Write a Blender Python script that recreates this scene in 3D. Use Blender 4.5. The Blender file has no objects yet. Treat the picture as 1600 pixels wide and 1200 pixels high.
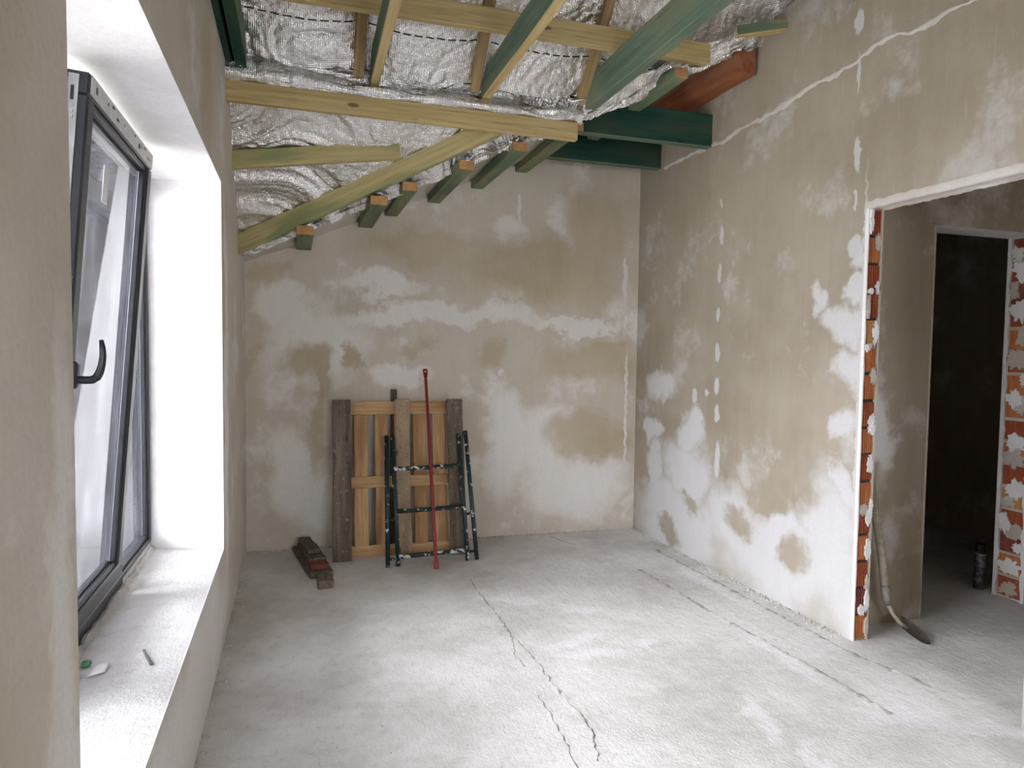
import bpy, bmesh, math, random
from mathutils import Vector, Matrix, noise as mn

# ---------------------------------------------------------------- camera, sky, exposure
sc = bpy.context.scene
COL = sc.collection
R = math.radians

def set_camera():
    yaw, pitch, roll = R(17.42), R(2.83), R(-0.72)
    cy, sy, cp, sp = math.cos(yaw), math.sin(yaw), math.cos(pitch), math.sin(pitch)
    f = Vector((sy*cp, cy*cp, -sp)); r = Vector((cy, -sy, 0)); d = f.cross(r)
    r2 = r*math.cos(roll) + d*math.sin(roll)
    d2 = -r*math.sin(roll) + d*math.cos(roll)
    m = Matrix((r2, -d2, -f)).transposed().to_4x4()
    m.translation = Vector((0, 0, 1.5))
    cam = bpy.data.cameras.new('camera'); cam.sensor_width = 36.0
    cam.lens = 1075/1600*36; cam.clip_start = 0.02
    o = bpy.data.objects.new('camera', cam); COL.objects.link(o)
    o.matrix_world = m
    sc.camera = o
set_camera()

SKY = 18.0
w = bpy.data.worlds.new('overcast_sky'); sc.world = w; w.use_nodes = True
bg = w.node_tree.nodes['Background']
bg.inputs['Color'].default_value = (0.965, 0.98, 1.025, 1); 
# overcast sky: luminance rises from the horizon to the zenith as (1 + 2 sin h) / 3
wt = w.node_tree; tcw = wt.nodes.new('ShaderNodeTexCoord'); sxw = wt.nodes.new('ShaderNodeSeparateXYZ')
wt.links.new(tcw.outputs['Generated'], sxw.inputs[0])
mxw = wt.nodes.new('ShaderNodeMath'); mxw.operation = 'MAXIMUM'; mxw.inputs[1].default_value = 0.0; wt.links.new(sxw.outputs[2], mxw.inputs[0])
maw = wt.nodes.new('ShaderNodeMath'); maw.operation = 'MULTIPLY_ADD'; wt.links.new(mxw.outputs[0], maw.inputs[0])
maw.inputs[1].default_value = SKY*2/3; maw.inputs[2].default_value = SKY/3; wt.links.new(maw.outputs[0], bg.inputs['Strength'])

def portal(name, loc, rot, sx, sy):
    l = bpy.data.lights.new(name, 'AREA'); l.shape = 'RECTANGLE'; l.size = sx; l.size_y = sy
    l.cycles.is_portal = True
    o = bpy.data.objects.new(name, l); COL.objects.link(o); o.location = loc; o.rotation_euler = rot
portal('window_portal', (-0.82, 2.56, 1.39), (0, R(-90), 0), 1.85, 2.5)
portal('rear_fill_window_portal', (1.2, -2.86, 1.60), (R(90), 0, 0), 1.7, 1.4)
portal('hall_fill_window_portal', (5.62, 0.7, 1.55), (0, R(90), 0), 1.1, 1.0)

vs = sc.view_settings
vs.view_transform = 'Standard'; vs.look = 'None'; vs.exposure = 1.40; vs.gamma = 1.0
vs.use_curve_mapping = False
try:
    sc.cycles.use_denoising = True
    sc.cycles.max_bounces = 7; sc.cycles.diffuse_bounces = 6; sc.cycles.glossy_bounces = 3
    sc.cycles.transparent_max_bounces = 12
    sc.cycles.caustics_reflective = True
    sc.cycles.sample_clamp_indirect = 12; sc.cycles.use_adaptive_sampling = True; sc.cycles.adaptive_threshold = 0.03
except Exception:
    pass
random.seed(7)

# ---------------------------------------------------------------- node helpers
class NT:
    def __init__(s, name):
        s.m = bpy.data.materials.new(name); s.m.use_nodes = True
        s.t = s.m.node_tree; s.b = s.t.nodes['Principled BSDF']; s.out = s.t.nodes['Material Output']
    def n(s, typ, **kw):
        nd = s.t.nodes.new(typ)
        for k, v in kw.items():
            if k.startswith('_'): setattr(nd, k[1:], v)
        return nd
    def put(s, sock, v):
        if isinstance(v, bpy.types.NodeSocket): s.t.links.new(v, sock)
        elif v is not None: sock.default_value = v
    def math(s, op, a, b=None, c=None, clamp=False):
        nd = s.t.nodes.new('ShaderNodeMath'); nd.operation = op; nd.use_clamp = clamp
        s.put(nd.inputs[0], a); s.put(nd.inputs[1], b)
        if c is not None: s.put(nd.inputs[2], c)
        return nd.outputs[0]
    def vm(s, op, a, b=None):
        nd = s.t.nodes.new('ShaderNodeVectorMath'); nd.operation = op
        s.put(nd.inputs[0], a)
        if b is not None: s.put(nd.inputs[1], b)
        return nd.outputs['Value'] if op in ('LENGTH', 'DOT_PRODUCT') else nd.outputs[0]
    def ramp(s, v, a, b, lo=0.0, hi=1.0, smooth=True):
        nd = s.t.nodes.new('ShaderNodeMapRange'); nd.interpolation_type = 'SMOOTHSTEP' if smooth else 'LINEAR'
        nd.clamp = True
        s.put(nd.inputs[0], v); nd.inputs[1].default_value = a; nd.inputs[2].default_value = b
        nd.inputs[3].default_value = lo; nd.inputs[4].default_value = hi
        return nd.outputs[0]
    def mix(s, f, a, b):
        nd = s.t.nodes.new('ShaderNodeMix'); nd.data_type = 'RGBA'
        s.put(nd.inputs[0], f)
        s.put(nd.inputs[6], a if isinstance(a, bpy.types.NodeSocket) else (*a, 1))
        s.put(nd.inputs[7], b if isinstance(b, bpy.types.NodeSocket) else (*b, 1))
        return nd.outputs[2]
    def noise(s, vec, scale, detail=4, rough=0.55, col=False):
        nd = s.t.nodes.new('ShaderNodeTexNoise'); s.put(nd.inputs['Vector'], vec)
        nd.inputs['Scale'].default_value = scale; nd.inputs['Detail'].default_value = detail
        nd.inputs['Roughness'].default_value = rough
        return nd.outputs['Color'] if col else nd.outputs[0]
    def voro(s, vec, scale, feature='F1'):
        nd = s.t.nodes.new('ShaderNodeTexVoronoi'); s.put(nd.inputs['Vector'], vec); nd.feature = feature
        nd.inputs['Scale'].default_value = scale
        return nd.outputs['Distance']
    def obj(s):
        return s.n('ShaderNodeTexCoord').outputs['Object']
    def scale(s, v, sc_): return s.vm('MULTIPLY', v, sc_)
    def bump(s, h, strength, dist=0.01, base=None):
        nd = s.t.nodes.new('ShaderNodeBump'); s.put(nd.inputs['Height'], h)
        nd.inputs['Strength'].default_value = strength; nd.inputs['Distance'].default_value = dist
        if base is not None: s.put(nd.inputs['Normal'], base)
        return nd.outputs[0]
    def fin(s, color, rough=0.8, normal=None, metallic=0.0, spec=None):
        s.put(s.b.inputs['Base Color'], color if isinstance(color, bpy.types.NodeSocket) else (*color, 1))
        s.put(s.b.inputs['Roughness'], rough); s.put(s.b.inputs['Metallic'], metallic)
        if spec is not None: s.b.inputs['Specular IOR Level'].default_value = spec
        if normal is not None: s.put(s.b.inputs['Normal'], normal)
        return s.m

# ---------------------------------------------------------------- materials
BEIGE_A = (0.420, 0.350, 0.270); BEIGE_B = (0.505, 0.440, 0.360); WHITE = (0.780, 0.765, 0.735)

def plaster(name, ax, white=(), beige=(), dots=(), level=0.0, a=BEIGE_A, b=BEIGE_B, wh=WHITE):
    """skim-coated plaster; patches are (u, z, half-u, half-z) where trowelled white coat lies on beige undercoat"""
    t = NT(name); P = t.obj()
    d1 = t.vm('SUBTRACT', t.noise(P, 2.6, 5, 0.62, col=True), (0.5, 0.5, 0.5))
    Pw = t.vm('ADD', P, t.scale(d1, (0.55, 0.55, 0.55)))
    d2 = t.vm('SUBTRACT', t.noise(P, 16, 3, 0.6, col=True), (0.5, 0.5, 0.5))
    Pd = t.vm('ADD', P, t.scale(d2, (0.05, 0.05, 0.05)))
    def field(lst, vec, soft, acc=None):
        for (u, z, ru, rz) in lst:
            c = (u, 0, z) if ax == 0 else (0, u, z)
            s = (1/ru, 0, 1/rz) if ax == 0 else (0, 1/ru, 1/rz)
            ln = t.vm('LENGTH', t.scale(t.vm('SUBTRACT', vec, c), s))
            v = t.ramp(ln, 1.0+soft*0.5, 1.0-soft*0.5, 0, 1)
            acc = v if acc is None else t.math('MAXIMUM', acc, v)
        return acc
    stretch = t.scale(P, (9, 9, 1.1))
    streak = t.noise(stretch, 1.6, 4, 0.6)
    blot = t.noise(P, 2.1, 6, 0.66)
    mask = t.math('ADD', t.ramp(blot, 0.52, 0.68, 0, 0.55), level, clamp=True)
    if white: mask = t.math('MAXIMUM', mask, t.math('MULTIPLY', field(white, Pw, 0.85), 0.95))
    if beige: mask = t.math('MULTIPLY', mask, t.math('SUBTRACT', 1.0, t.math('MULTIPLY', field(beige, Pw, 0.9), 0.9)))
    mask = t.math('ADD', mask, t.ramp(streak, 0.35, 0.7, -0.03, 0.03), clamp=True)
    if dots: mask = t.math('MAXIMUM', mask, t.math('MULTIPLY', field(dots, Pd, 0.35), 0.85))
    base = t.mix(t.ramp(t.noise(P, 1.3, 5), 0.35, 0.65), a, b)
    col = t.mix(mask, base, wh)
    fine = t.noise(P, 60, 3, 0.7)
    scratch = t.noise(t.scale(P, (40, 40, 4)), 1.0, 3, 0.6)
    col = t.mix(t.ramp(scratch, 0.64, 0.75, 0, 0.12), col, (0.66, 0.63, 0.58))
    col = t.mix(t.ramp(fine, 0.3, 0.7, 0.0, 0.10), col, (0.36, 0.31, 0.25))
    h = t.math('ADD', t.math('MULTIPLY', t.noise(P, 60, 1, 0.6), 0.25), t.math('MULTIPLY', t.noise(P, 5, 3, 0.6), 1.2))
    return t.fin(col, 0.85, t.bump(h, 0.35, 0.012), spec=0.25)

R_WHITE = [(2.91,2.06,.054,.067),(2.89,1.87,.069,.075),(2.94,1.68,.144,.101),(2.88,1.43,.097,.116),(2.9,1.12,.087,.109),(2.89,.79,.099,.117),
 (3.41,.24,.614,.32),(4.54,.11,.584,.192),(4.43,.63,.303,.26),(4.78,1.24,.2,.10),(4.92,.88,.119,.103),(4.55,.28,.585,.216),(3.37,.49,.194,.151),
 (3.01,.43,.21,.4),(3.14,1.79,.08,.08),(3.85,.37,.343,.253),(4.86,.55,.127,.231),(4.39,.92,.17,.117),(1.0,.3,1.0,.5),(2.6,.2,.5,.3)]
R_BEIGE = [(3.6,1.02,.45,.10),(4.65,.12,.12,.07),(3.76,.40,.16,.09),(3.29,.26,.11,.13),(4.41,.42,.09,.06),(3.5,.62,.2,.06)]
R_DOTS = [(2.94,3.21,.026,.066),(2.92,2.53,.022,.091),(2.92,2.3,.010,.058),(4.08,2.51,.014,.032),(4.07,2.29,.020,.069),(4.08,2.04,.024,.066),
 (4.08,1.76,.022,.05),(4.08,1.5,.028,.059),(4.08,1.27,.026,.061),(4.07,1.08,.028,.059),(4.05,.76,.030,.132),(4.34,1.19,.03,.055),(4.19,1.22,.02,.03),
 (2.91,2.06,.05,.06),(2.89,1.86,.06,.065),(2.93,2.95,.012,.10),(2.85,1.1,.016,1.3)]
B_WHITE = [(1.05,1.78,.95,.10),(.16,1.55,.44,.34),(-.14,1.80,.2,.16),(2.18,1.72,.5,.06),(.62,1.98,.30,.10),(2.21,.42,.5,.36),(-.01,.50,.25,.40),
 (.79,1.28,.28,.10),(1.61,.75,.22,.5),(1.95,.80,.35,.35),(1.6,2.35,.18,.2),(2.1,2.5,.16,.22),(.4,.3,.5,.3)]
B_BEIGE = [(.93,2.27,.45,.14),(1.89,2.16,.80,.24),(2.36,2.42,.30,.5),(-.19,2.06,.13,.08),(2.33,1.44,.38,.17),(.9,1.50,.11,.05),(.08,1.42,.17,.13),
 (-.29,1.37,.05,.13),(.16,1.28,.07,.22),(.42,1.4,.06,.1),(2.33,.80,.36,.16),(2.41,1.55,.3,.07),(.17,.85,.06,.25),(1.5,1.45,.12,.12)]
B_DOTS = [(1.69,2.62,.016,.12),(2.61,2.11,.022,.18),(2.62,1.75,.02,.05),(1.55,1.32,.02,.03),(2.64,1.0,.012,.5)]
M = {}
M['wall_back'] = plaster('trowelled_plaster_gable', 0, B_WHITE, B_BEIGE, B_DOTS, 0.36, a=(0.455,0.378,0.255), b=(0.545,0.468,0.345), wh=(0.81,0.795,0.755))
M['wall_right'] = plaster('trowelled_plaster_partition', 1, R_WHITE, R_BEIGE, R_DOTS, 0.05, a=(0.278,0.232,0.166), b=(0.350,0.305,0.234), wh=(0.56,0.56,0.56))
M['wall_left'] = plaster('trowelled_plaster_window_wall', 1, [(2.6,.2,1.3,.35),(3.9,1.2,.10,1.1),(1.25,.6,.1,1.0)], [(3.2,2.6,.2,.3),(.9,2.3,.3,.5),(.9,.7,.3,.4)], [], 0.25, a=(0.48,0.412,0.318), b=(0.57,0.515,0.425))
M['plain'] = plaster('grey_beige_plaster', 0, (), (), (), 0.10)
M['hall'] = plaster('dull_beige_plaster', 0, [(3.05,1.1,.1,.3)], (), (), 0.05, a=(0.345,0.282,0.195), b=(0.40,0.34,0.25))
M['bead'] = plaster('rough_plaster_bead', 1, (), (), (), 0.5, a=(0.40,0.36,0.31), b=(0.47,0.43,0.38), wh=(0.58,0.56,0.53))
M['reveal'] = plaster('white_skim_coat', 1, (), (), (), 0.85, wh=(0.80,0.795,0.79))

def concrete(name, dark=(0.49,0.465,0.43), light=(0.74,0.728,0.708), marks=(), grain=0.35):
    t = NT(name); P = t.obj()
    big = t.noise(P, 1.4, 6, 0.6); mid = t.noise(P, 9, 6, 0.7); grit = t.noise(P, 90, 3, 0.75)
    col = t.mix(t.ramp(big, 0.3, 0.7), dark, light)
    col = t.mix(t.ramp(t.noise(P, 22, 5, 0.7), 0.50, 0.68, 0, 0.35), col, tuple(c*0.80 for c in dark))
    col = t.mix(t.ramp(mid, 0.35, 0.7, 0, 0.45), col, (0.70, 0.69, 0.67))
    # trowel scuffs running with the room
    ss = t.noise(t.scale(P, (14, 3.0, 1)), 1.2, 5, 0.65)
    col = t.mix(t.ramp(ss, 0.60, 0.74, 0, 0.25), col, (0.74, 0.73, 0.715))
    d = t.vm('ADD', P, t.scale(t.vm('SUBTRACT', t.noise(P, 7, 5, 0.7, col=True), (0.5,0.5,0.5)), (0.28, 0.28, 0)))
    acc = None
    for (x, y, rx, ry, ang) in marks:
        q = t.vm('SUBTRACT', d, (x, y, 0))
        rot = t.n('ShaderNodeVectorRotate'); rot.rotation_type = 'Z_AXIS'
        t.put(rot.inputs['Vector'], q); rot.inputs['Angle'].default_value = ang
        ln = t.vm('LENGTH', t.scale(rot.outputs[0], (1/rx, 1/ry, 0)))
        v = t.ramp(ln, 1.3, 0.4, 0, 0.55)
        acc = v if acc is None else t.math('MAXIMUM', acc, v)
    if acc is not None: col = t.mix(acc, col, (0.80, 0.80, 0.81))
    col = t.mix(t.ramp(grit, 0.58, 0.72, 0, grain), col, (0.22, 0.20, 0.18))
    h = t.math('ADD', t.math('MULTIPLY', grit, 0.5), t.math('ADD', t.math('MULTIPLY', mid, 1.2), t.math('MULTIPLY', ss, 0.6)))
    return t.fin(col, 0.88, t.bump(h, 0.55, 0.012), spec=0.25)
FMARKS = [(1.60,3.62,.16,.07,.6),(1.36,3.22,.20,.05,-.3),(1.42,3.05,.22,.06,.2),(1.72,3.1,.1,.05,0),(1.83,2.33,.06,.22,.35),(2.42,2.16,.22,.09,.3),
          (1.82,2.02,.05,.12,.3),(1.2,3.9,.25,.05,.4),(.5,4.0,.2,.05,0),(2.3,2.9,.05,.5,.06),(2.62,2.0,.3,.06,.5),(2.55,3.9,.05,.6,.02)]
M['floor'] = concrete('dusty_screed', marks=FMARKS)
M['sill'] = concrete('dusty_sill_mortar', dark=(0.50,0.485,0.46), light=(0.66,0.65,0.63), grain=0.12)
M['mortar'] = concrete('crumbly_mortar', dark=(0.34,0.315,0.28), light=(0.52,0.50,0.47))

M['screed'] = concrete('brown_screed_lip', dark=(0.24,0.215,0.185), light=(0.38,0.36,0.33))
def timber(name, a, b, stain=None, rings=1.0, knots=True, specks=0.0):
    t = NT(name); P = t.obj()
    oi = t.n('ShaderNodeObjectInfo'); off = t.scale(oi.outputs['Random'], (37.0, 11.0, 5.0))
    P = t.vm('ADD', P, off)
    g = t.noise(t.scale(P, (1.2, 26, 26)), 1.5, 5, 0.6)
    big = t.noise(t.scale(P, (0.8, 4, 4)), 1.8, 3, 0.5)
    col = t.mix(t.ramp(g, 0.3, 0.7), a, b)
    if stain is not None: col = t.mix(t.ramp(big, 0.45, 0.62, 0, 0.75), col, stain)
    dk = t.noise(t.scale(P, (3, 60, 60)), 1.3, 3, 0.6)
    col = t.mix(t.ramp(dk, 0.58, 0.72, 0, 0.5), col, tuple(c*0.5 for c in a))
    if specks:
        col = t.mix(t.ramp(t.noise(P, 75, 3, 0.6), 0.60, 0.66, 0, specks), col, tuple(c*0.3 for c in a))
        col = t.mix(t.ramp(t.noise(P, 38, 4, 0.65), 0.62, 0.68, 0, specks*0.8), col, (0.52, 0.47, 0.40))
    if knots:
        sx = t.n('ShaderNodeSeparateXYZ'); t.put(sx.inputs[0], P)
        cx = t.n('ShaderNodeCombineXYZ'); t.put(cx.inputs[0], t.math('MULTIPLY', sx.outputs[0], 3.0))
        t.put(cx.inputs[1], t.math('MULTIPLY', t.math('ADD', sx.outputs[1], sx.outputs[2]), 8.0))
        k = t.voro(cx.outputs[0], 1.0)
        col = t.mix(t.ramp(k, 0.06, 0.13, 0.85, 0), col, tuple(c*0.28 for c in a))
    return t.fin(col, 0.75, t.bump(g, 0.3, 0.004), spec=0.2)
M['pine'] = timber('yellow_treated_pine', (0.46,0.345,0.15), (0.62,0.49,0.25), None)
M['pine_green'] = timber('pine_with_green_tinge', (0.42,0.36,0.16), (0.55,0.47,0.235), (0.22,0.28,0.13))
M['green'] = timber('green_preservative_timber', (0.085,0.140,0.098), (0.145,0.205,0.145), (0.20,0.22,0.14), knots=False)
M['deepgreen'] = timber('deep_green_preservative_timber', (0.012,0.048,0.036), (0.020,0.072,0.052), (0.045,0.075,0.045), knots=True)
M['olive'] = timber('olive_stained_timber', (0.17,0.19,0.11), (0.27,0.27,0.16), (0.10,0.18,0.11))
M['brownraft'] = timber('brown_rafter_wood', (0.28,0.185,0.085), (0.42,0.30,0.15), None)
M['cutend'] = timber('orange_sawn_end_grain', (0.40,0.215,0.085), (0.52,0.30,0.13), None, knots=False)
M['redbeam'] = timber('red_primer_timber', (0.24,0.075,0.032), (0.34,0.12,0.055), (0.36,0.17,0.09), knots=False)
M['pal_grey'] = timber('weathered_grey_board', (0.13,0.10,0.073), (0.25,0.20,0.15), (0.085,0.065,0.048), specks=0.7)
M['pal_tan'] = timber('spotted_tan_board', (0.32,0.235,0.15), (0.43,0.325,0.215), (0.25,0.18,0.115), specks=0.8)
M['pal_new'] = timber('honey_pine_board', (0.47,0.285,0.135), (0.62,0.42,0.22), (0.33,0.175,0.075), specks=0.15)
M['oldplank'] = timber('dirty_old_plank', (0.085,0.068,0.050), (0.17,0.14,0.11), (0.12,0.105,0.085), specks=0.6)
M['redwood'] = timber('reddish_offcut', (0.14,0.045,0.035), (0.20,0.07,0.055), None, knots=False)
M['shaft'] = timber('dusty_ash_shaft', (0.27,0.23,0.17), (0.36,0.315,0.245), (0.21,0.175,0.125), knots=False)

def simple(name, col, rough=0.5, metal=0.0, var=0.1, nscale=12):
    t = NT(name); P = t.obj()
    n_ = t.noise(P, nscale, 4)
    c = t.mix(t.ramp(n_, 0.3, 0.7), tuple(x*(1-var) for x in col), tuple(min(1, x*(1+var)) for x in col))
    return t.fin(c, rough, None, metal)
M['frame'] = simple('anthracite_window_profile', (0.030,0.033,0.040), 0.38)
M['gasket'] = simple('black_rubber_gasket', (0.012,0.012,0.013), 0.6)
M['handle'] = simple('black_lever_handle', (0.016,0.018,0.022), 0.3)
M['hardware'] = simple('zinc_espagnolette_strip', (0.62,0.64,0.62), 0.35, 0.8)
M['screw'] = simple('grey_zinc_screw', (0.16,0.16,0.17), 0.4, 0.7)
M['paper'] = simple('white_paper', (0.86,0.86,0.86), 0.8)
M['greenbit'] = simple('green_plastic', (0.05,0.22,0.11), 0.5)
M['ink'] = simple('black_print', (0.03,0.03,0.03), 0.7)
M['joint'] = simple('dark_mortar_joint', (0.055,0.045,0.035), 0.95, var=0.4, nscale=60)
M['steel'] = simple('dusty_shovel_steel', (0.20,0.18,0.155), 0.6, 0.3, 0.3, 25)
M['tip'] = simple('dark_worn_steel', (0.07,0.062,0.055), 0.5, 0.4, 0.3, 25)
M['spacer'] = simple('pale_glazing_spacer', (0.60,0.62,0.61), 0.5, 0.2)
M['render'] = simple('pale_render', (0.62,0.64,0.65), 0.9)
M['gap'] = simple('dark_sheet_valley', (0.10,0.11,0.13), 0.8)
M['sheet'] = simple('pale_blue_grey_profiled_sheet', (0.48,0.53,0.58), 0.55)
M['lawn'] = simple('pale_gravel_yard', (0.36,0.35,0.33), 0.95, 0, 0.5, 6)
M['leaf'] = simple('pale_green_leaves', (0.18,0.27,0.09), 0.8, 0, 0.4, 9)
M['bark'] = simple('brown_bark', (0.12,0.09,0.06), 0.9)
M['roofslab'] = simple('roof_board', (0.20,0.17,0.13), 0.9)

def film_mat():
    t = NT('grey_protective_film'); P = t.obj()
    n_ = t.noise(P, 30, 4)
    return t.fin(t.mix(t.ramp(n_, .35, .7), (0.52,0.52,0.515), (0.66,0.66,0.65)), 0.45, t.bump(n_, 0.2, 0.003))
M['film'] = film_mat()

def glass_mat():
    t = NT('dusty_window_glass'); P = t.obj()
    tr = t.n('ShaderNodeBsdfTransparent'); tr.inputs[0].default_value = (0.955, 0.955, 0.965, 1)
    gl = t.n('ShaderNodeBsdfGlossy'); gl.inputs['Roughness'].default_value = 0.02
    gl.inputs['Color'].default_value = (0.97, 0.97, 1, 1)
    df = t.n('ShaderNodeBsdfDiffuse'); df.inputs[0].default_value = (0.81, 0.82, 0.84, 1)
    fr = t.n('ShaderNodeFresnel'); fr.inputs['IOR'].default_value = 1.5
    m1 = t.n('ShaderNodeMixShader'); m2 = t.n('ShaderNodeMixShader')
    t.put(m1.inputs[0], fr.outputs[0]); t.put(m1.inputs[1], tr.outputs[0]); t.put(m1.inputs[2], gl.outputs[0])
    drip = t.noise(t.scale(P, (1, 22, 1.3)), 1.6, 5, 0.65)
    spots = t.voro(P, 34)
    dust = t.math('ADD', t.ramp(drip, 0.45, 0.75, 0.01, 0.09), t.ramp(spots, 0.05, 0.12, 0.12, 0.0), clamp=True)
    t.put(m2.inputs[0], dust); t.put(m2.inputs[1], m1.outputs[0]); t.put(m2.inputs[2], df.outputs[0])
    t.put(t.out.inputs['Surface'], m2.outputs[0])
    return t.m
M['glass'] = glass_mat()

def foil_mat(dash=None):
    t = NT('aluminium_foil_membrane'); uv = t.n('ShaderNodeUVMap').outputs[0]
    sep = t.n('ShaderNodeSeparateXYZ'); t.put(sep.inputs[0], uv)
    u, v = sep.outputs[0], sep.outputs[1]
    k = 2*math.pi/0.0105
    gx = t.math('ABSOLUTE', t.math('SINE', t.math('MULTIPLY', u, k/2)))
    gy = t.math('ABSOLUTE', t.math('SINE', t.math('MULTIPLY', v, k/2)))
    grid = t.math('MINIMUM', gx, gy)
    cr = t.noise(uv, 22, 5, 0.62); cr2 = t.noise(t.scale(uv, (9, 30, 1)), 1.6, 4, 0.6)
    vo = t.voro(uv, 26)
    h = t.math('ADD', t.math('MULTIPLY', grid, 0.10), t.math('ADD', t.math('MULTIPLY', cr, 0.75), t.math('ADD', t.math('MULTIPLY', cr2, 0.4), t.math('MULTIPLY', vo, 0.35))))
    col = (0.90, 0.89, 0.875)
    col = t.mix(t.ramp(grid, 0.10, 0.34, 0.55, 0.0), col, (0.42, 0.415, 0.40))
    metal = 1.0
    if dash is not None:
        on = t.math('MULTIPLY', t.math('COMPARE', v, dash, 0.004), t.math('LESS_THAN', t.math('FRACT', t.math('MULTIPLY', u, 1/0.062)), 0.72))
        col = t.mix(on, col, (0.02, 0.02, 0.02))
        metal = t.math('SUBTRACT', 1.0, on)
    m = t.fin(col, 0.21, t.bump(h, 0.6, 0.020), metal)
    return m

def brick_mat(name, a, b):
    t = NT(name); P = t.obj()
    oi = t.n('ShaderNodeObjectInfo')
    P2 = t.vm('ADD', P, t.scale(oi.outputs['Random'], (9, 5, 3)))
    n_ = t.noise(t.scale(P2, (30, 30, 5)), 1.4, 4, 0.6)
    c = t.mix(t.ramp(n_, 0.3, 0.7), a, b)
    dirt = t.noise(P2, 45, 4, 0.7)
    c = t.mix(t.ramp(dirt, 0.62, 0.72, 0, 0.7), c, (0.50, 0.46, 0.40))
    return t.fin(c, 0.85, t.bump(n_, 0.3, 0.003), spec=0.2)
M['brick_red'] = brick_mat('red_clay', (0.26,0.060,0.028), (0.38,0.10,0.045))
M['brick_orange'] = brick_mat('orange_clay', (0.42,0.135,0.045), (0.53,0.20,0.075))
M['brick_ochre'] = brick_mat('ochre_clay', (0.45,0.225,0.075), (0.56,0.31,0.12))
M['stubgreen'] = timber('faded_green_purlin', (0.115,0.145,0.085), (0.19,0.215,0.13), (0.25,0.25,0.15))
M['brick_groove'] = brick_mat('shade_toned_clay_groove', (0.07,0.030,0.018), (0.12,0.055,0.035))  # clay darkened so the shade inside the brick grooves is painted in
M['brick_plum'] = brick_mat('plum_clay', (0.17,0.045,0.035), (0.27,0.08,0.06))

def splatter(name, base, amount):
    t = NT(name); P = t.obj()
    n_ = t.noise(P, 32, 4, 0.6)
    v = t.noise(t.scale(P, (1, 1, 1)), 11, 3, 0.5)
    m_ = t.math('MULTIPLY', t.ramp(n_, amount, amount+0.03), t.ramp(v, 0.40, 0.50))
    return t.fin(t.mix(m_, base, (0.72, 0.72, 0.70)), 0.42)
M['tube'] = splatter('dark_green_paint_with_splashes', (0.010,0.026,0.028), 0.60)
M['tube_splash'] = splatter('dark_green_paint_heavily_splashed', (0.010,0.026,0.028), 0.50)
M['redpaint'] = splatter('red_enamel', (0.25,0.015,0.019), 0.70)

def can_mat():
    t = NT('grey_purple_printed_can'); P = t.obj()
    n_ = t.noise(t.scale(P, (14, 14, 22)), 1.4, 3, 0.6)
    return t.fin(t.mix(t.ramp(n_, .50, .58), (0.085,0.082,0.105), (0.26,0.25,0.29)), 0.35, None, 0.2)
M['can'] = can_mat()

# ---------------------------------------------------------------- mesh helpers
def tag(o, label=None, cat=None, group=None, kind=None):
    if label: o['label'] = label
    if cat: o['category'] = cat
    if group: o['group'] = group
    if kind: o['kind'] = kind
    return o
def link(name, me, parent=None, mats=()):
    o = bpy.data.objects.new(name, me); COL.objects.link(o)
    for m in mats:
        if me is not None and len(me.materials) < len(mats): me.materials.append(m)
    if parent is not None: o.parent = parent
    return o
def empty(name, loc=(0,0,0), rot=(0,0,0)):
    o = bpy.data.objects.new(name, None); COL.objects.link(o)
    o.location = loc; o.rotation_euler = rot; o.empty_display_size = 0.05
    return o
def mesh_from(name, verts, faces, mats, parent=None, smooth=False, fm=None, matrix=None):
    me = bpy.data.meshes.new(name); me.from_pydata([tuple(v) for v in verts], [], faces)
    bm = bmesh.new(); bm.from_mesh(me); bmesh.ops.recalc_face_normals(bm, faces=bm.faces); bm.to_mesh(me); bm.free()
    for m in mats: me.materials.append(m)
    if fm:
        for p_, k in zip(me.polygons, fm): p_.material_index = k
    if smooth:
        for p_ in me.polygons: p_.use_smooth = True
    me.update()
    o = bpy.data.objects.new(name, me); COL.objects.link(o)
    if parent is not None: o.parent = parent
    if matrix is not None: o.matrix_local = matrix
    return o
def boxdata(x0, x1, y0, y1, z0, z1):
    v = [(x0,y0,z0),(x1,y0,z0),(x1,y1,z0),(x0,y1,z0),(x0,y0,z1),(x1,y0,z1),(x1,y1,z1),(x0,y1,z1)]
    f = [(0,3,2,1),(4,5,6,7),(0,1,5,4),(1,2,6,5),(2,3,7,6),(3,0,4,7)]   # bottom, top, -y, +x, +y, -x
    return v, f
def box(name, x0, x1, y0, y1, z0, z1, mat, parent=None, bevel=0.0):
    v, f = boxdata(x0, x1, y0, y1, z0, z1)
    o = mesh_from(name, v, f, [mat], parent)
    if bevel: add_bevel(o, bevel)
    return o
def add_bevel(o, wdt, seg=1):
    m = o.modifiers.new('bevel', 'BEVEL'); m.width = wdt; m.segments = seg; m.limit_method = 'ANGLE'
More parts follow.
